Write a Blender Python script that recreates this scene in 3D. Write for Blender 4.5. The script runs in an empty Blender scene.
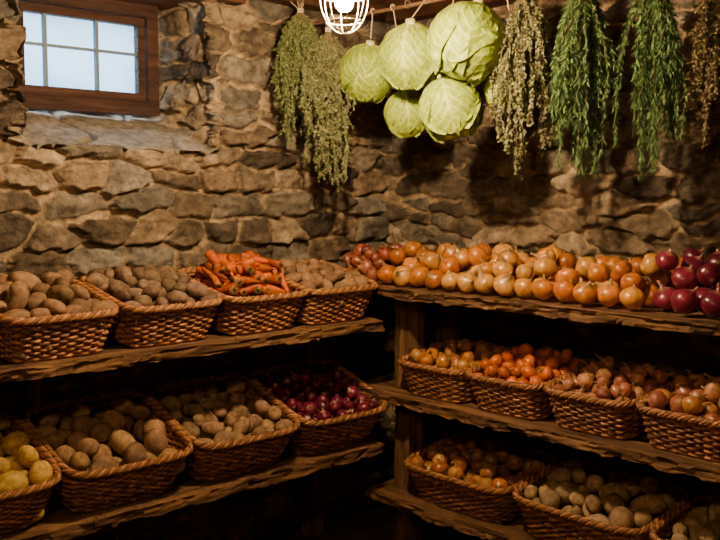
import bpy, math, numpy as np
from mathutils import Matrix, Vector, Euler
rs = np.random.RandomState(7)

# ---------------------------------------------------------------- noise
_T = np.random.RandomState(99).rand(256,256)
def vnoise(x,y,seed=0):
    x=np.asarray(x,float)+seed*17.31; y=np.asarray(y,float)+seed*9.77
    xi=np.floor(x).astype(int); yi=np.floor(y).astype(int)
    fx=x-xi; fy=y-yi
    fx=fx*fx*(3-2*fx); fy=fy*fy*(3-2*fy)
    a=_T[xi%256,yi%256]; b=_T[(xi+1)%256,yi%256]; c=_T[xi%256,(yi+1)%256]; d=_T[(xi+1)%256,(yi+1)%256]
    return (a*(1-fx)+b*fx)*(1-fy)+(c*(1-fx)+d*fx)*fy
def fbm(x,y,seed=0,o=4):
    s=0;a=.5
    for i in range(o):
        s=s+a*vnoise(x*2**i,y*2**i,seed+i*3); a*=.5
    return s/(1-.5**o)
def sstep(e,a,b):
    t=np.clip((e-a)/(b-a),0,1); return t*t*(3-2*t)

# ---------------------------------------------------------------- mesh helpers
def grid_faces(nu,nv,wrap=False):
    i=np.arange(nu-1)[:,None]
    if wrap: j=np.arange(nv)[None,:]; j2=(j+1)%nv
    else: j=np.arange(nv-1)[None,:]; j2=j+1
    a=i*nv+j; b=i*nv+j2; c=(i+1)*nv+j2; d=(i+1)*nv+j
    return np.stack([a,b,c,d],-1).reshape(-1,4)
def make_obj(name,V,F,mats,C=None,smooth=True,mi=None,link=True):
    me=bpy.data.meshes.new(name)
    V=np.ascontiguousarray(V,dtype=np.float32); F=np.ascontiguousarray(F,dtype=np.int32)
    me.vertices.add(len(V)); me.vertices.foreach_set('co',V.ravel())
    n=F.shape[1]
    me.loops.add(F.size); me.loops.foreach_set('vertex_index',F.ravel())
    me.polygons.add(len(F)); me.polygons.foreach_set('loop_start',np.arange(0,F.size,n,dtype=np.int32))
    try: me.polygons.foreach_set('loop_total',np.full(len(F),n,dtype=np.int32))
    except Exception: pass
    me.polygons.foreach_set('use_smooth',np.full(len(F),smooth,dtype=bool))
    if not isinstance(mats,(list,tuple)): mats=[mats]
    for m in mats: me.materials.append(m)
    if mi is not None: me.polygons.foreach_set('material_index',np.asarray(mi,dtype=np.int32))
    me.update(calc_edges=True)
    if C is not None:
        at=me.color_attributes.new('Col','FLOAT_COLOR','POINT')
        cc=np.ones((len(V),4),np.float32); cc[:,:3]=C
        at.data.foreach_set('color',cc.ravel())
    me.validate()
    ob=bpy.data.objects.new(name,me)
    if link: bpy.context.collection.objects.link(ob)
    return ob
class Acc:
    def __init__(s): s.V=[];s.F=[];s.C=[];s.M=[];s.n=0
    def add(s,V,F,C=(1,1,1),m=0):
        V=np.asarray(V,float); s.V.append(V); s.F.append(F+s.n)
        C=np.asarray(C,float)
        if C.ndim==1: C=np.tile(C,(len(V),1))
        s.C.append(C); s.M.append(np.full(len(F),m)); s.n+=len(V)
    def build(s,name,mats,smooth=True):
        return make_obj(name,np.concatenate(s.V),np.concatenate(s.F),mats,np.concatenate(s.C),smooth,np.concatenate(s.M))
def tube(P,r,sides=6,ref=(0,0,1),closed=False,flat=1.0):
    P=np.asarray(P,float); n=len(P)
    if closed: T=np.roll(P,-1,0)-np.roll(P,1,0)
    else: T=np.gradient(P,axis=0)
    T/= (np.linalg.norm(T,axis=1)[:,None]+1e-9)
    ref=np.tile(np.asarray(ref,float),(n,1))
    A=np.cross(T,ref); A/=(np.linalg.norm(A,axis=1)[:,None]+1e-9); B=np.cross(A,T)
    th=np.arange(sides)/sides*2*np.pi
    r=np.broadcast_to(np.asarray(r,float),(n,))
    V=P[:,None,:]+r[:,None,None]*(np.cos(th)[None,:,None]*A[:,None,:]*flat+np.sin(th)[None,:,None]*B[:,None,:])
    F=grid_faces(n,sides,True)
    if closed:
        j=np.arange(sides); j2=(j+1)%sides
        F=np.concatenate([F,np.stack([(n-1)*sides+j,(n-1)*sides+j2,j2,j],-1)])
    return V.reshape(-1,3),F
def revolve(prof,seg):
    prof=np.asarray(prof,float); th=np.arange(seg)/seg*2*np.pi
    V=np.stack([prof[:,0:1]*np.cos(th),prof[:,0:1]*np.sin(th),np.repeat(prof[:,1:2],seg,1)],-1)
    return V.reshape(-1,3),grid_faces(len(prof),seg,True)
def box(a,b):
    a=np.array(a,float);b=np.array(b,float)
    V=np.array([[x,y,z] for x in (a[0],b[0]) for y in (a[1],b[1]) for z in (a[2],b[2])])
    F=np.array([[0,1,3,2],[4,6,7,5],[0,4,5,1],[2,3,7,6],[0,2,6,4],[1,5,7,3]])
    return V,F

# ---------------------------------------------------------------- materials
def new_mat(name):
    m=bpy.data.materials.new(name); m.use_nodes=True
    nt=m.node_tree; b=nt.nodes['Principled BSDF']; return m,nt,b
def attr_mat(name,rough=.7,nscale=30,lo=.7,hi=1.25,bump=.3,bscale=60,spec=.4,coat=0,stretch=(1,1,1),bdist=.01):
    m,nt,b=new_mat(name); N=nt.nodes; L=nt.links
    at=N.new('ShaderNodeAttribute'); at.attribute_name='Col'
    tc=N.new('ShaderNodeTexCoord'); mp=N.new('ShaderNodeMapping'); mp.inputs['Scale'].default_value=stretch
    L.new(tc.outputs['Object'],mp.inputs['Vector'])
    n=N.new('ShaderNodeTexNoise'); n.inputs['Scale'].default_value=nscale; n.inputs['Detail'].default_value=6; n.inputs['Roughness'].default_value=.65
    L.new(mp.outputs[0],n.inputs['Vector'])
    mr=N.new('ShaderNodeMapRange'); mr.inputs['From Min'].default_value=.3; mr.inputs['From Max'].default_value=.7
    mr.inputs['To Min'].default_value=lo; mr.inputs['To Max'].default_value=hi
    L.new(n.outputs['Fac'],mr.inputs['Value'])
    mx=N.new('ShaderNodeVectorMath'); mx.operation='SCALE'
    L.new(at.outputs['Color'],mx.inputs[0]); L.new(mr.outputs[0],mx.inputs['Scale'])
    L.new(mx.outputs[0],b.inputs['Base Color'])
    b.inputs['Roughness'].default_value=rough; b.inputs['Specular IOR Level'].default_value=spec
    if coat: b.inputs['Coat Weight'].default_value=coat; b.inputs['Coat Roughness'].default_value=.2
    if bump:
        n2=N.new('ShaderNodeTexNoise'); n2.inputs['Scale'].default_value=bscale; n2.inputs['Detail'].default_value=7; n2.inputs['Roughness'].default_value=.7
        L.new(mp.outputs[0],n2.inputs['Vector'])
        bp=N.new('ShaderNodeBump'); bp.inputs['Strength'].default_value=bump; bp.inputs['Distance'].default_value=bdist
        L.new(n2.outputs['Fac'],bp.inputs['Height']); L.new(bp.outputs[0],b.inputs['Normal'])
    return m
def wood_mat(name,axis,c1,c2,rough=.8):
    m,nt,b=new_mat(name); N=nt.nodes; L=nt.links
    tc=N.new('ShaderNodeTexCoord'); mp=N.new('ShaderNodeMapping')
    s=[14,14,14]; s[axis]=1.1; mp.inputs['Scale'].default_value=s
    L.new(tc.outputs['Object'],mp.inputs['Vector'])
    n=N.new('ShaderNodeTexNoise'); n.inputs['Scale'].default_value=2.2; n.inputs['Detail'].default_value=9; n.inputs['Roughness'].default_value=.7; n.inputs['Distortion'].default_value=.6
    L.new(mp.outputs[0],n.inputs['Vector'])
    cr=N.new('ShaderNodeValToRGB'); cr.color_ramp.elements[0].position=.38; cr.color_ramp.elements[1].position=.64
    cr.color_ramp.elements[0].color=(*c1,1); cr.color_ramp.elements[1].color=(*c2,1)
    L.new(n.outputs['Fac'],cr.inputs[0]); L.new(cr.outputs[0],b.inputs['Base Color'])
    b.inputs['Roughness'].default_value=rough; b.inputs['Specular IOR Level'].default_value=.25
    bp=N.new('ShaderNodeBump'); bp.inputs['Strength'].default_value=.9; bp.inputs['Distance'].default_value=.014
    L.new(n.outputs['Fac'],bp.inputs['Height']); L.new(bp.outputs[0],b.inputs['Normal'])
    return m
W1=(.035,.016,.007); W2=(.29,.15,.062)
wood=[wood_mat('rough_wood_x',0,W1,W2),wood_mat('rough_wood_y',1,W1,W2),wood_mat('rough_wood_z',2,W1,W2)]
dwood=[wood_mat('dark_wood_%d'%i,i,(.03,.013,.007),(.11,.05,.024),.6) for i in range(3)]
stone=attr_mat('stone_masonry',.92,26,.45,1.5,1.0,38,.2,bdist=.026)
wicker=attr_mat('wicker',.5,40,.45,1.4,.4,120,.45,bdist=.003)
m_potato=attr_mat('potato_skin',.7,55,.5,1.45,.6,110,.35,bdist=.005)
m_onion=attr_mat('onion_skin',.30,30,.7,1.25,.15,60,.5,coat=.3,bdist=.002)
m_redonion=attr_mat('red_onion_skin',.28,30,.65,1.35,.15,60,.5,coat=.3,bdist=.002)
m_carrot=attr_mat('carrot_skin',.5,50,.6,1.25,.3,80,.3,bdist=.002)
m_fruit=attr_mat('persimmon_skin',.36,15,.85,1.12,.05,60,.45,bdist=.001)
m_cab=attr_mat('cabbage_leaf',.42,25,.8,1.12,.6,45,.35,bdist=.006)
m_herb=attr_mat('herb_leaf',.7,60,.8,1.2,0)
def plain(name,c,rough=.5,metal=0):
    m,nt,b=new_mat(name); b.inputs['Base Color'].default_value=(*c,1); b.inputs['Roughness'].default_value=rough; b.inputs['Metallic'].default_value=metal
    return m
def plain_n(name,c,rough=.5,metal=0):
    m=plain(name,c,rough,metal); nt=m.node_tree; b=nt.nodes['Principled BSDF']
    n=nt.nodes.new('ShaderNodeTexNoise'); n.inputs['Scale'].default_value=60
    bp=nt.nodes.new('ShaderNodeBump'); bp.inputs['Strength'].default_value=.1; bp.inputs['Distance'].default_value=.002
    nt.links.new(n.outputs['Fac'],bp.inputs['Height']); nt.links.new(bp.outputs[0],b.inputs['Normal']); return m
m_metal=plain_n('galvanised_wire',(.50,.38,.24),.45,.6)
m_black=plain_n('black_bakelite',(.03,.025,.02),.4)
m_bar=plain_n('painted_bar',(.12,.17,.22),.5)

# ---------------------------------------------------------------- stone walls
PAL=np.array([(.25,.18,.115),(.17,.13,.09),(.30,.22,.14),(.10,.078,.06),(.25,.21,.16),(.20,.15,.10),(.34,.26,.175),(.13,.10,.072),(.20,.175,.145)])
MORT=np.array((.44,.32,.195))
def stone_field(u,v,seed):
    r=np.random.RandomState(seed); S=[]
    z=-.2
    while z<2.8:
        h=r.uniform(.06,.125); x=u.min()-.3+r.rand()*.1
        while x<u.max()+.3:
            w=r.uniform(.12,.36)*(1 if r.rand()>.25 else .55)
            S.append((x+w/2,z+h/2+r.uniform(-.022,.022))); x+=w
        z+=h
    S=np.array(S); K=2.5
    shp=u.shape; u=u.ravel(); v=v.ravel()
    wu=u+(fbm(u*7,v*7,seed,3)-.5)*.10+(fbm(u*26,v*26,seed+5,2)-.5)*.034
    wv=v+(fbm(u*7,v*7,seed+9,3)-.5)*.070+(fbm(u*26,v*26,seed+15,2)-.5)*.026
    P=np.stack([wu,wv*K],1).astype(np.float32); SS=(S*[1,K]).astype(np.float32)
    e=np.zeros(len(u)); idx=np.zeros(len(u),int)
    s2=(SS**2).sum(1)
    for k in range(0,len(u),12000):
        p=P[k:k+12000]; d=(p**2).sum(1)[:,None]+s2[None]-2*p@SS.T
        ii=np.argpartition(d,3,axis=1)[:,:4]; dd=np.take_along_axis(d,ii,1); o=np.argsort(dd,1)
        ii=np.take_along_axis(ii,o,1); dd=np.take_along_axis(dd,o,1)
        ee=[]
        for q in (1,2,3):
            df=SS[ii[:,q]]-SS[ii[:,0]]; nn=np.linalg.norm(df,axis=1)
            sc=1/np.sqrt((df[:,0]/nn)**2+(df[:,1]/nn*K)**2)
            ee.append((dd[:,q]-dd[:,0])/(2*nn)*sc)
        e[k:k+12000]=np.min(ee,0); idx[k:k+12000]=ii[:,0]
    rr=np.random.RandomState(seed+1); n=len(S)
    prot=rr.uniform(.028,.064,n)[idx]; tx=rr.uniform(-.11,.11,n)[idx]; tz=rr.uniform(-.28,.24,n)[idx]
    pc=PAL[rr.randint(0,len(PAL),n)]*rr.uniform(.75,1.3,(n,1)); pc=pc[idx]
    mw=.001+.013*fbm(u*9,v*9,seed+31,2)
    p=sstep(e,mw-.002,mw+.006)
    ly=fbm(u*5,v*34,seed+41,3); ridge=1-2*np.abs(fbm(u*13,v*20,seed+42,4)-.5)
    H=p*(prot+tx*(u-S[idx,0])+tz*(v-S[idx,1])+(fbm(u*14,v*18,seed+3,4)-.5)*.030+(ly-.5)*.022+(ridge-.85)*.020)+(1-p)*(.002+fbm(u*30,v*30,seed+4,3)*.010)
    H=np.clip(H,0,.079)
    q=sstep(e,mw-.003,mw+.003)[:,None]
    stain=(.6+.8*fbm(u*2.0,v*2.0,seed+7,3))[:,None]
    C=(pc*(.35+1.3*fbm(u*12,v*22,seed+8,4))[:,None])*q+MORT*(.5+1.0*fbm(u*26,v*26,seed+12,3))[:,None]*(1-q)
    return H.reshape(shp),(C*stain).reshape(shp+(3,))
def axis_pts(*segs):
    out=[]
    for a,b,s in segs:
        n=max(2,int(round((b-a)/s))+1); l=np.linspace(a,b,n)
        out.append(l if not out else l[1:])
    return np.concatenate(out)
# left wall with window niche (plane y=0, interior y<0)
XR,XL,ZF,DN=-.955,-1.70,1.665,.36; OFF=.081
xs=axis_pts((-3.95,-2.4,.03),(-2.4,XL,.008),(XL,XL+.05,.0025),(XL+.05,XR-.075,.007),(XR-.075,XR,.0018),(XR,.075,.006))
zs=axis_pts((-.02,.9,.012),(.9,ZF-.03,.0056),(ZF-.03,ZF+.145,.003),(ZF+.145,2.42,.007))
X,Z=np.meshgrid(xs,zs,indexing='ij')
wob=(fbm(Z*7,X*0,21,3)-.5)*.03
rR=(XR+wob-X)/.075; rL=(X-XL)/.05; rS=(Z-ZF-(fbm(X*6,X*0,5,3)-.5)*.02)/.145
mn=np.minimum(np.minimum(rR,rL),rS); d=DN*np.clip(mn,0,1)
isR=(mn==rR)&(mn>0)&(mn<1); isL=(mn==rL)&(mn>0)&(mn<1); isS=(mn==rS)&(mn>0)&(mn<1)
U=X-d*isR*1.0+d*isL; V_=Z+d*isS
H,C=stone_field(U,V_,11)
fl=isS[...,None]
crk=np.abs(((X*2.6+fbm(X*5,d*5,3,2)*.6)%1)-.5)
slab=.066+(fbm(X*7,d*7,44,3)-.5)*.018+(fbm(X*26,d*26,47,2)-.5)*.004-.022*sstep(-crk,-.03,-.008)
H=np.where(isS,slab,H)
C=np.where(fl,np.array((.34,.29,.23))*(.55+.9*fbm(X*9,d*9,46,4))[...,None]*(1-.55*sstep(-crk,-.03,-.008))[...,None],C)
gx,gz=np.gradient(d,xs,zs)
nrm=np.stack([gx,-np.ones_like(d),gz],-1); nrm/=np.linalg.norm(nrm,axis=-1)[...,None]
Pw=np.stack([X,d,Z],-1)+nrm*(H-OFF)[...,None]
F=grid_faces(len(xs),len(zs))
fx=X.ravel()[F]; fz=Z.ravel()[F]
hole=((fx>-1.63)&(fx<-1.05)&(fz>1.85)&(fz<2.22)).all(1)
make_obj('wall_left',Pw.reshape(-1,3),F[~hole],stone,C.reshape(-1,3))
# right wall (plane x=0, interior x<0)
ys=axis_pts((-3.95,-2.4,.03),(-2.4,.075,.006)); zs2=axis_pts((-.02,.9,.012),(.9,2.42,.006))
Y,Z2=np.meshgrid(ys,zs2,indexing='ij'); H,C=stone_field(Y,Z2,57)
P=np.stack([OFF-H,Y,Z2],-1)
make_obj('wall_right',P.reshape(-1,3),grid_faces(len(ys),len(zs2))[:,::-1],stone,C.reshape(-1,3))
# walls behind the viewer
for nm,ax,co,sd in (('wall_back',1,-3.9,71),('wall_side',0,-3.9,83)):
    a=axis_pts((-3.95,.07,.03)); b=axis_pts((-.02,2.42,.03)); A,B=np.meshgrid(a,b,indexing='ij'); H,C=stone_field(A,B,sd)
    P=np.stack([A,co-OFF+H,B],-1) if ax==1 else np.stack([co-OFF+H,A,B],-1)
    make_obj(nm,P.reshape(-1,3),grid_faces(len(a),len(b)),stone,C.reshape(-1,3))
# floor
a=axis_pts((-3.98,.09,.03)); A,B=np.meshgrid(a,a,indexing='ij')
h=(fbm(A*3,B*3,4,4)-.5)*.02-.012
C=np.array((.10,.07,.045))*(.6+.8*fbm(A*5,B*5,9,4))[...,None]
make_obj('floor',np.stack([A,B,h],-1).reshape(-1,3),grid_faces(len(a),len(a)),attr_mat('earth_floor',.95,20,.6,1.3,.7,40,.1),C.reshape(-1,3))

# ---------------------------------------------------------------- timber
def beam(p0,p1,w,h,side,amp=.004,rag=0,seed=0,step=.012,nw=8,nh=5):
    """rough sawn timber; 'side' = width direction (its + side is the ragged front)"""
    p0=np.array(p0,float);p1=np.array(p1,float); L=np.linalg.norm(p1-p0); t=(p1-p0)/L
    side=np.array(side,float); up=np.cross(t,side)
    pts=[];nm=[]
    for i in range(nw): pts.append((-.5+i/nw,.5)); nm.append((0,1))
    for i in range(nh): pts.append((.5,.5-i/nh)); nm.append((1,0) if i else (.7,.7))
    for i in range(nw): pts.append((.5-i/nw,-.5)); nm.append((0,-1) if i else (.7,-.7))
    for i in range(nh): pts.append((-.5,-.5+i/nh)); nm.append((-1,0) if i else (-.7,-.7))
    pts=np.array(pts);nm=np.array(nm,float)
    n=max(3,int(L/step)); s=np.linspace(0,L,n)
    S,K=np.meshgrid(s,np.arange(len(pts)),indexing='ij')
    dsp=(fbm(S*9,K*.6,seed,4)-.5)*2*amp
    if rag:
        fr=(pts[:,0]>.49)[None,:]
        dsp=dsp+fr*(-np.abs(fbm(S*5,K*.25,seed+3,4)-.5)*2.4*rag-(fbm(S*16,K*.7,seed+6,3)>.58)*rag*.35)
    a=pts[None,:,0]*w+dsp*nm[None,:,0]; b=pts[None,:,1]*h+dsp*nm[None,:,1]
    P=p0+S[...,None]*t+a[...,None]*side+b[...,None]*up
    c0=P[0].mean(0);c1=P[-1].mean(0)
    P=np.concatenate([(c0+(P[0]-c0)*.02)[None],P,(c1+(P[-1]-c1)*.02)[None]])
    return P.reshape(-1,3),grid_faces(len(P),len(pts),True)
def timber(name,parent,mat,*a,**k):
    V,F=beam(*a,**k); ob=make_obj(name,V,F,mat,None,False)
    if parent: ob.parent=parent
    return ob
def empty(name):
    e=bpy.data.objects.new(name,None); e.empty_display_size=.1; bpy.context.collection.objects.link(e); return e

ZT,ZB=.98,.475          # left shelf surfaces
RT,RM,RL=1.11,.68,.255  # right shelf surfaces
ul=empty('wooden_shelf_unit')
th=.045
for nm,z,sd in (('upper_board',ZT,1),('lower_board',ZB,2)):
    timber(nm,ul,wood[0],(-2.75,-.236,z-th/2),(-.465,-.236,z-th/2),.465,th,(0,-1,0),.0035,.024,seed=sd)
for i,(x,y) in enumerate(((-2.68,-.38),(-2.68,-.07),(-.52,-.07),(-1.75,-.07))):
    timber('post_%d'%(i+1),ul,wood[2],(x,y,0),(x,y,ZB-th-.001),.07,.07,(1,0,0),.003,seed=30+i)
    timber('post_upper_%d'%(i+1),ul,wood[2],(x,y,ZB),(x,y,ZT-th-.001),.05,.05,(1,0,0),.003,seed=35+i)
timber('riser_upper',ul,wood[0],(-2.5,-.10,ZT+.026),(-.48,-.10,ZT+.026),.03,.05,(0,-1,0),.001,seed=50)
timber('riser_lower',ul,wood[0],(-2.5,-.10,ZB+.046),(-.48,-.10,ZB+.046),.03,.09,(0,-1,0),.001,seed=51)
ur=empty('wooden_shelf_unit')
for nm,z,sd,y1 in (('upper_board',RT,5,-.01),('middle_board',RM,6,-.30),('lower_board',RL,7,-.34)):
    timber(nm,ur,wood[1],(-.237,y1,z-th/2),(-.237,-2.75,z-th/2),.455,th,(-1,0,0),.0035,.024,seed=sd)
k=0
for y in (-.445,-2.68):
    for x,ww in ((-.30,.085),(-.06,.07)):
        for za,zb in ((0,RL-th-.001),(RL,RM-th-.001),(RM,RT-th-.001)):
            k+=1; timber('post_%d'%k,ur,wood[2],(x,y,za),(x,y,zb),ww,ww,(-1,0,0),.004,seed=60+k)
timber('riser_middle',ur,wood[1],(-.10,-.5,RM+.018),(-.10,-2.6,RM+.018),.03,.034,(-1,0,0),.001,seed=52)
timber('riser_lower',ur,wood[1],(-.10,-.5,RL+.024),(-.10,-2.6,RL+.024),.03,.046,(-1,0,0),.001,seed=53)

# ceiling
ac=Acc()
for i in range(20):
    x=-3.95+i*.2225
    V,F=beam((x+.11,.45,2.385),(x+.11,-3.95,2.385),.216,.03,(-1,0,0),.002,seed=100+i,step=.08,nw=3,nh=2); ac.add(V,F)
ac.build('ceiling',dwood[1],False)
for i,x in enumerate((-1.05,-1.75,-2.45,-3.15)):
    timber('trim_%d'%(i+1),None,dwood[1],(x,-.08,2.335),(x,-3.88,2.335),.1,.07,(-1,0,0),.004,seed=130+i,step=.04)
timber('trim_5',None,dwood[0],(-3.9,-.035,2.32),(-.005,-.035,2.32),.08,.105,(0,-1,0),.004,.006,seed=140)
timber('trim_6',None,dwood[1],(-.04,-.075,2.31),(-.04,-3.9,2.31),.085,.12,(-1,0,0),.004,.006,seed=141)
timber('trim_7',None,dwood[0],(-1.95,.17,2.315),(-.8,.17,2.315),.36,.14,(0,-1,0),.004,.006,seed=142)

# ---------------------------------------------------------------- window
wn=Acc()
def bar(a,b,m): V,F=box(a,b); wn.add(V,F,(1,1,1),m)
x0,x1,z0,z1=-1.67,-1.03,1.805,2.245
f=.05
bar((x0,.285,z0),(x1,.35,z0+f),0); bar((x0,.285,z1-f),(x1,.35,z1),0); bar((x0,.285,z0+f),(x0+f,.35,z1-f),0); bar((x1-f,.285,z0+f),(x1,.35,z1-f),0)
g=.032; a0,a1,c0,c1=x0+f+.003,x1-f-.003,z0+f+.003,z1-f-.003
bar((a0,.30,c0),(a1,.335,c0+g),0); bar((a0,.30,c1-g),(a1,.335,c1),0); bar((a0,.30,c0+g),(a0+g,.335,c1-g),0); bar((a1-g,.30,c0+g),(a1,.335,c1-g),0)
for x in (-1.50,-1.29): bar((x-.006,.305,c0+g),(x+.006,.325,c1-g),1)
bar((a0+g,.306,2.04),(a1-g,.324,2.05),1)
bar((a0+g,.328,c0+g),(a1-g,.331,c1-g),2)
m_glass=bpy.data.materials.new('window_glass'); m_glass.use_nodes=True
nt=m_glass.node_tree; nt.nodes.remove(nt.nodes['Principled BSDF']); out=nt.nodes['Material Output']
tr=nt.nodes.new('ShaderNodeBsdfTransparent'); tr.inputs[0].default_value=(.82,.92,.98,1)
gl=nt.nodes.new('ShaderNodeBsdfGlossy'); gl.inputs['Roughness'].default_value=.1
tl=nt.nodes.new('ShaderNodeBsdfTranslucent'); tl.inputs[0].default_value=(.7,.85,.95,1)
nz=nt.nodes.new('ShaderNodeTexNoise'); nz.inputs['Scale'].default_value=9
mr=nt.nodes.new('ShaderNodeMapRange'); mr.inputs['To Min'].default_value=.05; mr.inputs['To Max'].default_value=.5
nt.links.new(nz.outputs['Fac'],mr.inputs['Value'])
mx=nt.nodes.new('ShaderNodeMixShader'); nt.links.new(mr.outputs[0],mx.inputs[0]); nt.links.new(tr.outputs[0],mx.inputs[1]); nt.links.new(tl.outputs[0],mx.inputs[2])
m2=nt.nodes.new('ShaderNodeMixShader'); m2.inputs[0].default_value=.06; nt.links.new(mx.outputs[0],m2.inputs[1]); nt.links.new(gl.outputs[0],m2.inputs[2]); nt.links.new(m2.outputs[0],out.inputs[0])
m_frame=wood_mat('window_frame_wood',0,(.03,.013,.009),(.075,.032,.022),.5)
wn.build('window_1',[m_frame,m_bar,m_glass],False)

# ---------------------------------------------------------------- baskets
SB=.84
def perim(W,D,N):
    t=np.linspace(0,2*np.pi,4001)[:-1]; n=6.
    x=W/2*np.sign(np.cos(t))*np.abs(np.cos(t))**(2/n); y=D/2*np.sign(np.sin(t))*np.abs(np.sin(t))**(2/n)
    P=np.stack([x,y],1); Q=np.concatenate([P,P[:1]]); s=np.concatenate([[0],np.cumsum(np.linalg.norm(np.diff(Q,axis=0),axis=1))])
    u=np.arange(N)/N*s[-1]; return np.stack([np.interp(u,s,Q[:,0]),np.interp(u,s,Q[:,1])],1),s[-1]
_bm={}
def basket_mesh(W,D,H):
    key=(W,D,H)
    if key in _bm: return _bm[key]
    r=np.random.RandomState(int(W*1000)); A=Acc()
    _,Lp=perim(W,D,10); ns=int(Lp/.030/2)*2; N=ns*4
    P,_=perim(W,D,N)
    T=np.roll(P,-1,0)-np.roll(P,1,0); T/=np.linalg.norm(T,axis=1)[:,None]; Nn=np.stack([T[:,1],-T[:,0]],1)
    rows=int(round(H/.0105)); base=np.array((.33,.14,.045))
    j=np.arange(N)
    for k in range(rows):
        z=.008+(H-.012)*k/(rows-1); s=SB+(1-SB)*(z/H)**.8
        off=.0062*((-1)**k)*np.cos(np.pi*j/4)
        Q=P*s+Nn*off[:,None]
        zz=z+.0012*np.sin(j*.37+k)
        V,F=tube(np.column_stack([Q,zz]),.0056,6,closed=True,flat=.62)
        c=base*r.uniform(.5,1.5)*(.55+.9*vnoise(np.repeat(j,6)*.15,np.full(N*6,k*3.3),3))[:,None]
        A.add(V,F,c)
    for i in range(ns):
        p=P[i*4]; q=[(p[0]*(SB+(1-SB)*(z/H)**.8),p[1]*(SB+(1-SB)*(z/H)**.8),z) for z in np.linspace(0,H,5)]
        V,F=tube(q,.0042,5,ref=(Nn[i*4][0],Nn[i*4][1],0)); A.add(V,F,base*r.uniform(.6,1.0))
    M=ns*8; P2,_=perim(W+.008,D+.008,M); T=np.roll(P2,-1,0)-np.roll(P2,1,0); T/=np.linalg.norm(T,axis=1)[:,None]; N2=np.stack([T[:,1],-T[:,0]],1)
    jj=np.arange(M)
    for q in range(4):
        ph=2*np.pi*q/4+jj/M*2*np.pi*round(ns*.45)
        C=np.column_stack([P2+N2*(.0072*np.cos(ph))[:,None],H+.002+.0072*np.sin(ph)])
        V,F=tube(C,.0060,6,closed=True); A.add(V,F,base*(1.35 if q%2 else .7))
    for z in (.003,.010):   # foot
        V,F=tube(np.column_stack([P*SB*1.0,np.full(N,z+.003)]),.008,6,closed=True); A.add(V,F,base*.8)
    for i in range(14):
        y=(-.5+(i+.5)/14)*D*SB*.97; V,F=tube([(-W*SB/2*.97,y,.006),(0,y,.006+.001*(-1)**i),(W*SB/2*.97,y,.006)],D*SB/14*.52,6,flat=1); V[:,2]=.006+(V[:,2]-.006)*.35; A.add(V,F,base*.6)
    ob=A.build('tmp',wicker); me=ob.data; bpy.data.objects.remove(ob); me.name='wicker_basket_mesh'; _bm[key]=me; return me
def place_basket(W,D,H,pos,zrot,tilt):
    """pos = centre of the bottom front edge"""
    me=basket_mesh(W,D,H); ob=bpy.data.objects.new('wicker_basket',me); bpy.context.collection.objects.link(ob)
    R=Matrix.Rotation(zrot,4,'Z')@Matrix.Rotation(tilt,4,'X')
    M=Matrix.Translation(Vector(pos)-(R@Vector((0,-SB*D/2,0))))@R
    ob.matrix_world=M; return M

# ---------------------------------------------------------------- produce
def heap(W,D,H,rf,mound,seed,tries=60,sq=.93,box_mode=None,pre=None,nmax=600):
    r=np.random.RandomState(seed); P=np.zeros((0,4)) if pre is None else np.array(pre,float)
    fails=0
    while fails<12 and len(P)<nmax:
        rad=rf(r)
        if box_mode is None:
            xy=(r.rand(tries,2)-.5)*[W,D]
        else:
            xa,xb,ya,yb=box_mode['b']; xy=np.column_stack([r.uniform(xa,xb,tries),r.uniform(ya,yb,tries)])
        z=np.full(tries,rad*.85+(.014 if box_mode is None else 0))
        if len(P):
            d2=((xy[:,None]-P[None,:,:2])**2).sum(-1); rr=((rad+P[:,3])*sq)[None]**2
            zz=np.where(d2<rr,P[None,:,2]+np.sqrt(np.maximum(rr-d2,0)),-1); z=np.maximum(z,zz.max(1))
        if box_mode is None:
            s=SB+(1-SB)*np.clip(z/H,0,1)**.8
            hx=W/2*s; hy=D/2*s
            ok=(np.abs(xy[:,0])<hx-rad*1.02-.004)&(np.abs(xy[:,1])<hy-rad*1.02-.004)
            q=np.maximum(np.abs(xy[:,0])/(W/2),np.abs(xy[:,1])/(D/2))
            ok&=z<H+.004+mound*(1-q**2.6)
        else: ok=z<box_mode['lim'](xy,rad)
        if not ok.any(): fails+=1; continue
        fails=0; z=np.where(ok,z,9); i=z.argmin()
        P=np.vstack([P,[xy[i,0],xy[i,1],z[i],rad]])
    return P
def rot_rand(r,flat=None):
    return np.array((Euler((0,0,r.uniform(0,6.28))).to_matrix())@(Euler((r.normal(0,flat),r.normal(0,flat),0)).to_matrix())@(Euler((r.uniform(0,6.28),0,0)).to_matrix()))
def potato_variants(n,seed,el=1.35,am=.06):
    r=np.random.RandomState(seed); out=[]
    for k in range(n):
        nr,ns=12,15; ph=np.linspace(.02,np.pi-.02,nr); V,F=revolve(np.column_stack([np.sin(ph),np.cos(ph)]),ns)
        V=V[:,[2,0,1]]
        mot=.6+.8*fbm(V[:,0]*2.2+k*5+V[:,2]*1.3,V[:,1]*2.2+9+V[:,2]*1.1,k,3)
        f=1+sum(a*np.sin(V@w+p) for a,w,p in [(r.uniform(.3,1)*am,r.normal(0,1.8,3),r.uniform(0,6)) for _ in range(4)])
        e=el*r.uniform(.88,1.12); V=V*f[:,None]*np.array([e,1*r.uniform(.95,1.08),r.uniform(.85,.97)])
        V[:,1]+=r.uniform(-.10,.10)*V[:,0]**2
        out.append((V,F,mot))
    return out
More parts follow.
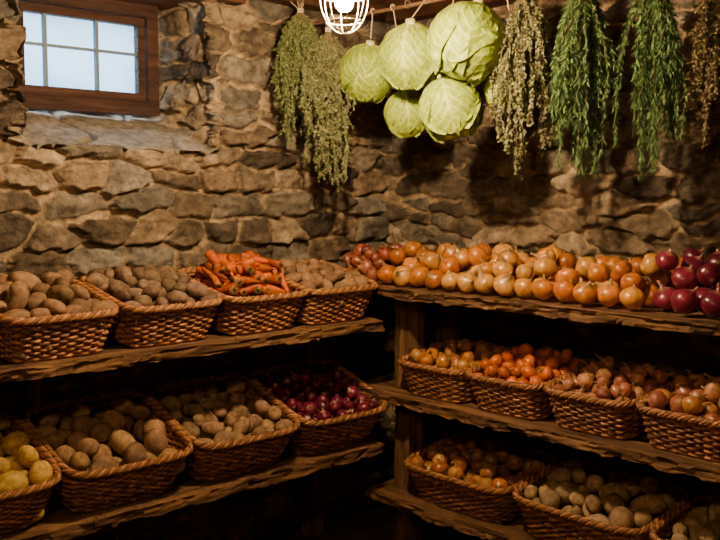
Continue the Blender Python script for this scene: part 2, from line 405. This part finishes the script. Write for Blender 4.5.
def onion_variants(n,seed,seg=18,tip=1.0):
    r=np.random.RandomState(seed); out=[]
    for k in range(n):
        t=tip*r.uniform(.5,1.3); w=r.uniform(.9,1.05)
        pr=np.array([(.02,-.86),(.10,-.89),(.15,-.84),(.34,-.77),(.66,-.58),(.91,-.30),(1,0),(.95,.28),(.76,.53),(.5,.71),(.28,.82),(.15,.82+.12*t),(.10,.82+.3*t),(.12,.82+.45*t),(.02,.82+.47*t)])
        pr[:,0]*=w
        V,F=revolve(pr,seg)
        ang=np.arctan2(V[:,1],V[:,0]); V[:,:2]*=(1+.018*np.sin(ang*5+k))[:,None]
        hi=np.clip((V[:,2]-.8),0,9); V[:,0]+=hi*r.uniform(-.5,.5); V[:,1]+=hi*r.uniform(-.5,.5)
        j=np.tile(np.arange(seg),len(pr)); st=1+.13*np.where(j%2,1,-1)*r.uniform(.6,1.2)+.12*np.sin(j*1.7+k)
        tipm=np.repeat((pr[:,1]>.75)|(pr[:,1]<-.83),seg)
        out.append((V,F,st,tipm))
    return out
POT=potato_variants(8,1,1.25,.05); POT2=potato_variants(8,2,1.55); ONI=onion_variants(8,3); SHA=onion_variants(8,4,tip=1.5)
def finish(A,name,mat,M):
    ob=A.build(name,mat)
    if M is not None: ob.matrix_world=M
    return ob
def potatoes(M,W,D,H,rm,c,mound,seed,name='potato_pile',var=POT):
    r=np.random.RandomState(seed); P=heap(W,D,H,lambda q:rm*q.uniform(.82,1.2),mound,seed); A=Acc()
    for x,y,z,rad in P:
        V,F,mot=var[r.randint(len(var))]; col=np.array(c)*r.uniform(.65,1.35)*np.array([1,r.uniform(.93,1.05),r.uniform(.85,1.1)])
        A.add((V*rad*.95)@rot_rand(r,.35).T+[x,y,z],F,col[None]*mot[:,None])
    return finish(A,name,m_potato,M)
def onions(M,W,D,H,rm,cols,mound,seed,name,var=ONI,mat=m_onion,tipc=(.38,.22,.085),P=None,sd=.9):
    r=np.random.RandomState(seed)
    if P is None: P=heap(W,D,H,lambda q:rm*q.uniform(.85,1.15),mound,seed)
    A=Acc()
    for x,y,z,rad in P:
        V,F,st,tm=var[r.randint(len(var))]; c=np.array(cols[r.randint(len(cols))])*r.uniform(.7,1.2)
        C=c[None]*st[:,None]; C[tm]=np.array(tipc)*r.uniform(.6,1.1)
        R=np.array(Euler((r.normal(0,sd),r.normal(0,sd),r.uniform(0,6.28))).to_matrix())
        A.add((V*rad*.97)@R.T+[x,y,z],F,np.clip(C,0,1))
    return finish(A,name,mat,M)
def persimmons(M,W,D,H,rm,mound,seed):
    r=np.random.RandomState(seed); P=heap(W,D,H,lambda q:rm*q.uniform(.85,1.1),mound,seed); A=Acc()
    ph=np.linspace(.03,np.pi-.03,12); pr=np.column_stack([np.sin(ph),np.cos(ph)*.86]); pr[:2,1]-=.07; V0,F0=revolve(pr,16)
    for x,y,z,rad in P:
        R=np.array(Euler((r.normal(0,.9),r.normal(0,.9),0)).to_matrix())
        C=np.tile(np.array((.60,.135,.0015))*r.uniform(.7,1.15),(len(V0),1)); C[:32]=(.10,.10,.03)
        A.add((V0*rad)@R.T+[x,y,z],F0,C)
    return finish(A,'persimmon_pile',m_fruit,M)
def carrots(M,W,D,H,seed):
    r=np.random.RandomState(seed); A=Acc()
    t=np.array([0,.01,.03,.1,.25,.45,.65,.82,.93,.99,1.]); rad=np.array([.25,.6,.9,1,.95,.84,.68,.5,.33,.16,.03])
    for k in range(8):
        z=.04+k*.0245; top=max(0,z-H+.01); sx=max(.40,1.02-top*4.6)
        for i in range(int(28*sx)+4):
            L=r.uniform(.09,.15); R0=r.uniform(.014,.021)
            yaw=r.normal(-math.pi/2+.4,.8)+ (math.pi if r.rand()<.35 else 0); pit=r.normal(-.10,.22)
            dr=np.array([math.cos(yaw)*math.cos(pit),math.sin(yaw)*math.cos(pit),math.sin(pit)])
            over=1.0 if z<H else 1.12
            hx=W/2*sx*.97*over-abs(dr[0])*L/2-.010; hy=D/2*sx*.95-abs(dr[1])*L/2-.012
            if z<H: hx-=.012; hy-=.012
            c=np.array([r.uniform(-1,1)*max(hx,.01),r.uniform(-1,1)*max(hy,.01),z+r.uniform(-.006,.01)])
            bend=r.normal(0,.006,2)
            pts=c+np.outer(t-.5,dr)*L+np.outer(np.sin(t*np.pi),[bend[0],bend[1],0])
            V,F=tube(pts,rad*R0*(1+.04*np.sin(t*60)),9,ref=(0.05,.02,1))
            col=np.array((.50,.098,.0008))*r.uniform(.6,1.2)*np.array([1,r.uniform(.8,1.2),1]); C=np.tile(col,(len(V),1)); C[:18]=(.10,.07,.025)
            A.add(V,F,C)
    return finish(A,'carrot_pile',m_carrot,M)

BR=(.235,.135,.064); BR2=(.17,.107,.062); TAN=(.40,.26,.125); YEL=(.55,.35,.07)
YON=[(.54,.185,.017),(.62,.265,.036),(.43,.13,.012),(.64,.32,.065)]
BON=[(.46,.20,.05),(.52,.26,.07),(.38,.15,.035)]
PNK=[(.44,.17,.08),(.52,.24,.11),(.37,.12,.065)]
PUR=[(.13,.010,.030),(.18,.016,.04),(.09,.007,.022)]
# left upper
g1=math.radians(12); g2=math.radians(20)
for i,(xc,kind) in enumerate(((-2.19,'p'),(-1.80,'pot'),(-1.405,'pot2'),(-1.02,'car'),(-.655,'pot3'))):
    W,D,H=.365,.38,.14
    M=place_basket(W,D,H,(xc,-.39,ZT+.002),0,g1)
    if kind=='car': carrots(M,W,D,H,5)
    elif kind=='pot2': potatoes(M,W,D,H,.026,BR2,.045,20+i,var=POT2)
    else: potatoes(M,W,D,H,.031 if kind!='pot3' else .025,BR if kind!='pot3' else (.235,.135,.07),.05 if kind!='pot3' else .02,20+i,var=POT2)
for i,(xc,kind) in enumerate(((-2.06,'yel'),(-1.59,'big'),(-1.125,'sm'),(-.665,'red'))):
    W,D,H=.445,.415,.165
    M=place_basket(W,D,H,(xc,-.395,ZB+.002),0,g2)
    if kind=='yel': potatoes(M,W,D,H,.038,YEL,-.005,40)
    elif kind=='big': potatoes(M,W,D,H,.037,(.31,.18,.085),-.005,41)
    elif kind=='sm': potatoes(M,W,D,H,.031,(.29,.175,.09),-.005,42)
    else: onions(M,W,D,H,.028,PUR,-.015,43,'red_onion_pile',mat=m_redonion,tipc=(.45,.24,.2))
zr=-math.pi/2; g3=math.radians(6.5); g4=math.radians(9)
for i,(yc,kind) in enumerate(((-.667,'on'),(-1.022,'per'),(-1.377,'sh'),(-1.735,'pk'),(-2.10,'p'))):
    W,D,H=.337,.36,.13
    M=place_basket(W,D,H,(-.395,yc,RM+.002),zr,g3)
    if kind=='on': onions(M,W,D,H,.030,BON+YON[:2],.035,50,'onion_pile')
    elif kind=='per': persimmons(M,W,D,H,.028,.055,51)
    elif kind=='sh': onions(M,W,D,H,.030,PNK,.045,52,'shallot_pile',var=SHA)
    elif kind=='pk': onions(M,W,D,H,.037,PNK+BON[:1],.045,53,'onion_pile',var=SHA)
    else: potatoes(M,W,D,H,.03,BR,.03,54)
for i,(yc,kind) in enumerate(((-.79,'on'),(-1.335,'pt'),(-1.88,'pt2'))):
    W,D,H=.52,.37,.145
    M=place_basket(W,D,H,(-.39,yc,RL+.002),zr,g4)
    if kind=='on': onions(M,W,D,H,.036,BON+YON[2:3],.01,60,'onion_pile')
    else: potatoes(M,W,D,H,.037,TAN,.015,61+i)
# top shelf loose onions
def lim(xy,rad): return .035+.050*np.clip((xy[:,0]+.41)/.06,0,2.0)
def frontrow(ya,yb,lo,hi,seed):
    r=np.random.RandomState(seed); pre=[]; y=ya
    while y>yb:
        rad=r.uniform(lo,hi); y-=rad*.97; pre.append((-.392+r.uniform(-.006,.006),y,rad*.9,rad)); y-=rad*.97
    return pre
P=heap(0,0,0,lambda q:.044*q.uniform(.85,1.12),0,70,box_mode={'b':(-.40,-.06,-1.53,-.36),'lim':lim},pre=frontrow(-.36,-1.55,.042,.049,3),tries=120)
M=Matrix.Translation((0,0,RT+.004))
onions(M,0,0,0,0,YON,0,70,'yellow_onion_pile',P=P,sd=.6)
P=heap(0,0,0,lambda q:.045*q.uniform(.85,1.1),0,71,box_mode={'b':(-.33,-.06,-2.6,-1.60),'lim':lambda xy,rad:.165},pre=frontrow(-1.655,-2.6,.042,.049,4),tries=140)
onions(M,0,0,0,0,[(.13,.009,.032),(.18,.016,.042),(.09,.006,.022)],0,71,'purple_onion_pile',mat=m_redonion,P=P,tipc=(.28,.12,.09),sd=.6)
P=heap(0,0,0,lambda q:.034*q.uniform(.8,1.15),0,72,box_mode={'b':(-.40,-.06,-.31,-.06),'lim':lambda xy,rad:lim(xy,rad)*.9},tries=120)
onions(M,0,0,0,0,[(.28,.065,.035),(.24,.055,.045),(.34,.11,.055)],0,72,'red_shallot_pile',P=P,var=SHA)

# ---------------------------------------------------------------- hanging rail, cabbages, herbs
RX,RZ=-.5,2.195
A=Acc(); yy=np.linspace(-.004,-3.0,80)
V,F=tube(np.column_stack([np.full(80,RX),yy,RZ+.006*np.sin(yy*2)]),.0075,8); A.add(V,F,(.16,.09,.045))
for y in (-.62,-1.5,-2.4):
    V,F=tube([(RX,y,RZ+.012),(RX,y,2.37)],.003,6,ref=(1,0,0)); A.add(V,F,(.2,.15,.1))
    th_=np.linspace(0,2*np.pi,16)[:-1]; V,F=tube(np.column_stack([RX+.014*np.cos(th_),np.full(15,y),RZ+.014*np.sin(th_)]),.003,5,ref=(0,1,0),closed=True); A.add(V,F,(.2,.15,.1))
A.build('hanging_rail',attr_mat('rail_wood',.8,30,.7,1.2,.3,60))

def cabbage(pos,r,seed,tilt):
    q=np.random.RandomState(seed); A=Acc()
    ph=np.linspace(.05,np.pi-.02,24); V,F=revolve(np.column_stack([np.sin(ph)*.93,np.cos(ph)*.98]),36); A.add(V,F,(.36,.46,.11))
    nl=9
    for k in range(nl):
        az=k*2.4+q.uniform(-.2,.2); ns,nt=64,51
        s=np.linspace(0,1,ns)[:,None]; t=np.linspace(-1,1,nt)[None,:]
        span=q.uniform(2.1,2.75); wid=q.uniform(1.0,1.35)
        w=wid*np.sin(np.clip(s*1.0+.12,0,1)*np.pi*.78)**.7*np.sqrt(np.maximum(1-np.clip((s-.72)/.30,0,1)**2,.0004))
        phi=.10+s*span
        base=.95+.06*(nl-k)/nl
        x=np.sin(phi)*np.cos(w*t); y=np.sin(w*t)*np.ones_like(phi); z=np.cos(phi)*np.cos(w*t)
        rad=base+.012*np.sin(s*np.pi)+ .065*np.abs(t)**5*s+ .06*np.clip((s-.82)/.18,0,1)**2
        ruf=(.022*np.sin(t*9+k+s*5)+.020*np.sin(s*27+t*4+k))*np.abs(t)**1.5
        mid=np.exp(-(t*w/.05)**2)*(1-.6*s)
        ss=(s*7.0-np.abs(t)*w*3.2+.15*np.sin(t*7+k))%1; sv=np.exp(-((ss-.5)/.085)**2)*(np.abs(t)>.03)*(1-.4*np.abs(t))
        s3=(s*5-t*w*8+.3*np.sin(s*20))%1; sv2=np.exp(-((s3-.5)/.09)**2)*.4
        fine=fbm(s*18+0*t,t*16+0*s,seed+k,3)
        rad=rad+ruf+.028*mid+.020*sv+.006*sv2+.020*(fine-.5)
        P=np.stack([x*rad,y*rad,z*rad*1.02],-1).reshape(-1,3)
        ca,sa=math.cos(az),math.sin(az); R=np.array([[ca,-sa,0],[sa,ca,0],[0,0,1]]); P=P@R.T
        vein=np.clip(mid*.95+sv*.85+sv2,0,1)[...,None]
        g=np.array((.24,.36,.024))*(q.uniform(.8,1.15)); lt=np.array((.64,.67,.20))
        C=g*(.5+1.0*fine)[...,None]*(1-vein)+lt*vein
        A.add(P,grid_faces(ns,nt),C.reshape(-1,3))
    V,F=revolve([(.17,.88),(.16,1.08),(.14,1.16),(.02,1.17)],16); A.add(V,F,(.56,.6,.26))
    Vv=np.concatenate(A.V); R=np.array(Euler(tilt).to_matrix())
    B=Acc(); B.add((Vv*r)@R.T+pos,np.concatenate(A.F),np.concatenate(A.C))
    top=np.array([0,0,1.12*r])@R.T+pos
    end=np.array([RX,top[1],RZ+.008])
    V,F=tube(np.linspace(top,end,6),.0022,5,ref=(1,0,0)); B.add(V,F,(.6,.5,.33))
    th_=np.linspace(0,2*np.pi,17)[:-1]
    V,F=tube(np.column_stack([RX+.011*np.cos(th_),np.full(16,top[1]),RZ+.011*np.sin(th_)]),.0022,5,ref=(0,1,0),closed=True); B.add(V,F,(.6,.5,.33))
    B.build('cabbage',m_cab)
for p,r_,sd,tl in (((-.50,-.395,1.96),.110,1,(.25,-.2,.3)),((-.55,-.69,1.985),.120,2,(-.2,-.25,1.3)),((-.60,-.995,2.0),.130,3,(.1,-.3,2.4)),
                   ((-.56,-.89,1.785),.110,4,(.3,-.1,3.6)),((-.41,-.53,1.80),.088,5,(.1,.2,4.1)),((-.44,-1.06,1.86),.085,6,(0,.2,5.3))):
    cabbage(np.array(p),r_,sd,tl)

def herb(name,pos,L,W,seed,kind,cols,hang=None,dens=1.0):
    r=np.random.RandomState(seed); A=Acc(); LV=[];LC=[]
    pos=np.array(pos,float); nst=int(46*dens)
    def leaves(path,n,ll,lw,ang,s0):
        m=len(path); u=r.uniform(s0,1,n)*(m-1); i=np.minimum(u.astype(int),m-2); f=(u-i)[:,None]
        b=path[i]*(1-f)+path[i+1]*f; T=path[i+1]-path[i]; T/=np.linalg.norm(T,axis=1)[:,None]
        rd=r.normal(0,1,(n,3)); rd-=T*(rd*T).sum(1)[:,None]; rd/=np.linalg.norm(rd,axis=1)[:,None]
        a=r.normal(ang,.2,n)[:,None]; dr=T*np.cos(a)+rd*np.sin(a); sd=np.cross(dr,r.normal(0,1,(n,3))); sd/=np.linalg.norm(sd,axis=1)[:,None]
        l=ll*r.uniform(.6,1.25,(n,1)); w=lw*r.uniform(.7,1.3,(n,1))
        q=np.stack([b,b+dr*l*.45+sd*w/2,b+dr*l,b+dr*l*.45-sd*w/2],1); LV.append(q.reshape(-1,3))
        c=np.array(cols)[r.randint(0,len(cols),n)]*r.uniform(.55,1.4,(n,1)); LC.append(np.repeat(c,4,0))
    for k in range(nst):
        az=r.uniform(0,2*np.pi); R=W/2*.9*r.uniform(.02,1)**.6; ln=L*r.uniform(.5,1.0)*(1-.22*(R/(W/2))**2); s=np.linspace(0,1,14)
        f=(np.sin(np.clip(s,0,1)**.85*np.pi*.58)/.97)
        wv=r.uniform(-.010,.010,2)
        path=pos+np.column_stack([R*math.cos(az)*f+wv[0]*np.sin(s*6),R*math.sin(az)*f+wv[1]*np.sin(s*5+1),-ln*s])
        V,F=tube(path,np.linspace(.0022,.001,14),4,ref=(1,.2,0)); A.add(V,F,(.13,.10,.045))
        if kind=='rosemary': leaves(path,260,.025,.0038,.5,.07)
        else:
            leaves(path,120,.012,.0072,.8,.08)
            for j in range(12):
                i=r.randint(2,13); T=path[min(i+1,13)]-path[i-1]; T/=np.linalg.norm(T); d_=T+r.normal(0,.22,3); d_/=np.linalg.norm(d_)
                sl=r.uniform(.03,.06)*L/.5; sp=path[i]+np.outer(np.linspace(0,1,5),d_)*sl
                V,F=tube(sp,.0007,3,ref=(1,.2,.1)); A.add(V,F,(.17,.14,.06))
                leaves(sp,30,.011,.0068,.8,.05)
    LVc=np.concatenate(LV); A.add(LVc,np.arange(len(LVc)).reshape(-1,4),np.concatenate(LC))
    for k in range(14):
        az=r.uniform(0,6.28); e=pos+np.array([math.cos(az)*.012,math.sin(az)*.012,r.uniform(.02,.05)])
        V,F=tube(np.linspace(pos-[0,0,.02],e,4),.002,4,ref=(1,.2,0)); A.add(V,F,(.22,.15,.08))
    for dz in (-.006,0,.006):
        th_=np.linspace(0,2*np.pi,17)[:-1]; V,F=tube(np.column_stack([pos[0]+.011*np.cos(th_),pos[1]+.011*np.sin(th_),np.full(16,pos[2]+dz)]),.003,5,closed=True); A.add(V,F,(.6,.48,.3))
    if hang is not None:
        V,F=tube(np.linspace(pos,hang,5),.0018,5,ref=(1,.3,0)); A.add(V,F,(.6,.5,.33))
    A.build(name,m_herb,False)
TH=[(.17,.18,.08),(.22,.22,.10),(.12,.135,.06),(.26,.25,.13)]
OR=[(.13,.17,.06),(.19,.23,.08),(.09,.125,.04)]
RO=[(.055,.125,.032),(.085,.17,.045),(.04,.09,.025),(.12,.21,.065)]
BRN=[(.15,.11,.045),(.12,.11,.045),(.20,.15,.07)]
herb('dried_oregano_bunch',(-.63,-.145,2.22),.57,.22,1,'thyme',OR,(-.63,-.08,2.265))
herb('dried_oregano_bunch',(-.60,-.28,2.13),.68,.26,2,'thyme',TH+OR,(-.5,-.28,2.2))
herb('dried_thyme_bunch',(-.5,-1.16,2.16),.62,.22,3,'thyme',TH,(-.5,-1.16,2.2))
herb('dried_rosemary_bunch',(-.5,-1.385,2.16),.64,.22,4,'rosemary',RO,(-.5,-1.385,2.2))
herb('dried_rosemary_bunch',(-.5,-1.62,2.16),.64,.235,5,'rosemary',RO,(-.5,-1.62,2.2))
herb('dried_thyme_bunch',(-.5,-1.835,2.14),.54,.17,6,'thyme',BRN,(-.5,-1.835,2.2),.8)

# ---------------------------------------------------------------- cage lamp, plus an added fill lamp
m_bulb=bpy.data.materials.new('lit_bulb'); m_bulb.use_nodes=True
nt=m_bulb.node_tree; nt.nodes.remove(nt.nodes['Principled BSDF']); em=nt.nodes.new('ShaderNodeEmission')
em.inputs[0].default_value=(1,.68,.36,1); em.inputs[1].default_value=3300; nt.links.new(em.outputs[0],nt.nodes['Material Output'].inputs[0])
m_fill_bulb=m_bulb.copy(); m_fill_bulb.name='added_fill_bulb'; m_fill_bulb.node_tree.nodes['Emission'].inputs[1].default_value=950
def cage_lamp(p,mb):
    p=np.array(p,float); A=Acc()
    a,b=.068,.10
    for k in range(8):
        az=k*np.pi/4+.2; ph=np.linspace(.35,np.pi,22)
        V,F=tube(np.column_stack([p[0]+a*np.sin(ph)*math.cos(az),p[1]+a*np.sin(ph)*math.sin(az),p[2]-.02+b*np.cos(ph)]),.0014,6,ref=(-math.sin(az),math.cos(az),0)); A.add(V,F,(1,1,1),0)
    for ph in (.9,1.55,2.3):
        th_=np.linspace(0,2*np.pi,33)[:-1]; V,F=tube(np.column_stack([p[0]+a*math.sin(ph)*np.cos(th_),p[1]+a*math.sin(ph)*np.sin(th_),np.full(32,p[2]-.02+b*math.cos(ph))]),.0014,6,closed=True); A.add(V,F,(1,1,1),0)
    V,F=revolve([(.001,.062),(.025,.06),(.03,.075),(.03,.12),(.018,.14),(.006,.15),(.001,.151)],20); A.add(V+p-[0,0,.03],F,(1,1,1),1)
    V,F=revolve([(.012,.062),(.014,.045),(.022,.02),(.026,0),(.024,-.016),(.014,-.027),(.001,-.029)],14); A.add(V+p-[0,0,.03],F,(1,1,1),2)
    V,F=tube([p+[0,0,.118],p+[0,0,.2],(p[0],p[1],2.365)],.004,6,ref=(1,0,0)); A.add(V,F,(1,1,1),1)
    A.build('cage_pendant_lamp',[m_metal,m_black,mb])  # name shared by the real lamp and the added fill lamp
cage_lamp((-1.29,-1.14,2.052),m_bulb)
cage_lamp((-2.75,-2.2,2.12),m_fill_bulb)  # added fill lamp, out of frame, put in to light the basket fronts

# daylight
w=bpy.data.worlds.new('overcast_sky'); bpy.context.scene.world=w; w.use_nodes=True; nt=w.node_tree; bg=nt.nodes['Background']
tc=nt.nodes.new('ShaderNodeTexCoord'); n=nt.nodes.new('ShaderNodeTexNoise'); n.inputs['Scale'].default_value=14; n.inputs['Detail'].default_value=3
cr=nt.nodes.new('ShaderNodeValToRGB'); cr.color_ramp.elements[0].position=.36; cr.color_ramp.elements[1].position=.62
cr.color_ramp.elements[0].color=(.12,.27,.42,1); cr.color_ramp.elements[1].color=(.74,.90,1,1)
nt.links.new(tc.outputs['Generated'],n.inputs['Vector']); nt.links.new(n.outputs['Fac'],cr.inputs[0]); nt.links.new(cr.outputs[0],bg.inputs[0]); bg.inputs[1].default_value=3.4
ld=bpy.data.lights.new('daylight','AREA'); ld.energy=240; ld.size=1.2; ld.color=(.62,.80,1)
lo=bpy.data.objects.new('daylight',ld); bpy.context.collection.objects.link(lo); lo.location=(-1.6,1.5,3.3)
lo.rotation_euler=(Vector((-1.25,.1,1.7))-Vector(lo.location)).to_track_quat('-Z','Y').to_euler()

cam=bpy.data.cameras.new('camera'); cam.sensor_width=36; cam.lens=917/720*36
co=bpy.data.objects.new('camera',cam); bpy.context.collection.objects.link(co)
co.location=(-3.03,-3.07,1.5); co.rotation_euler=(math.radians(85.01),0,math.radians(-43)); cam.clip_start=.05
bpy.context.scene.camera=co
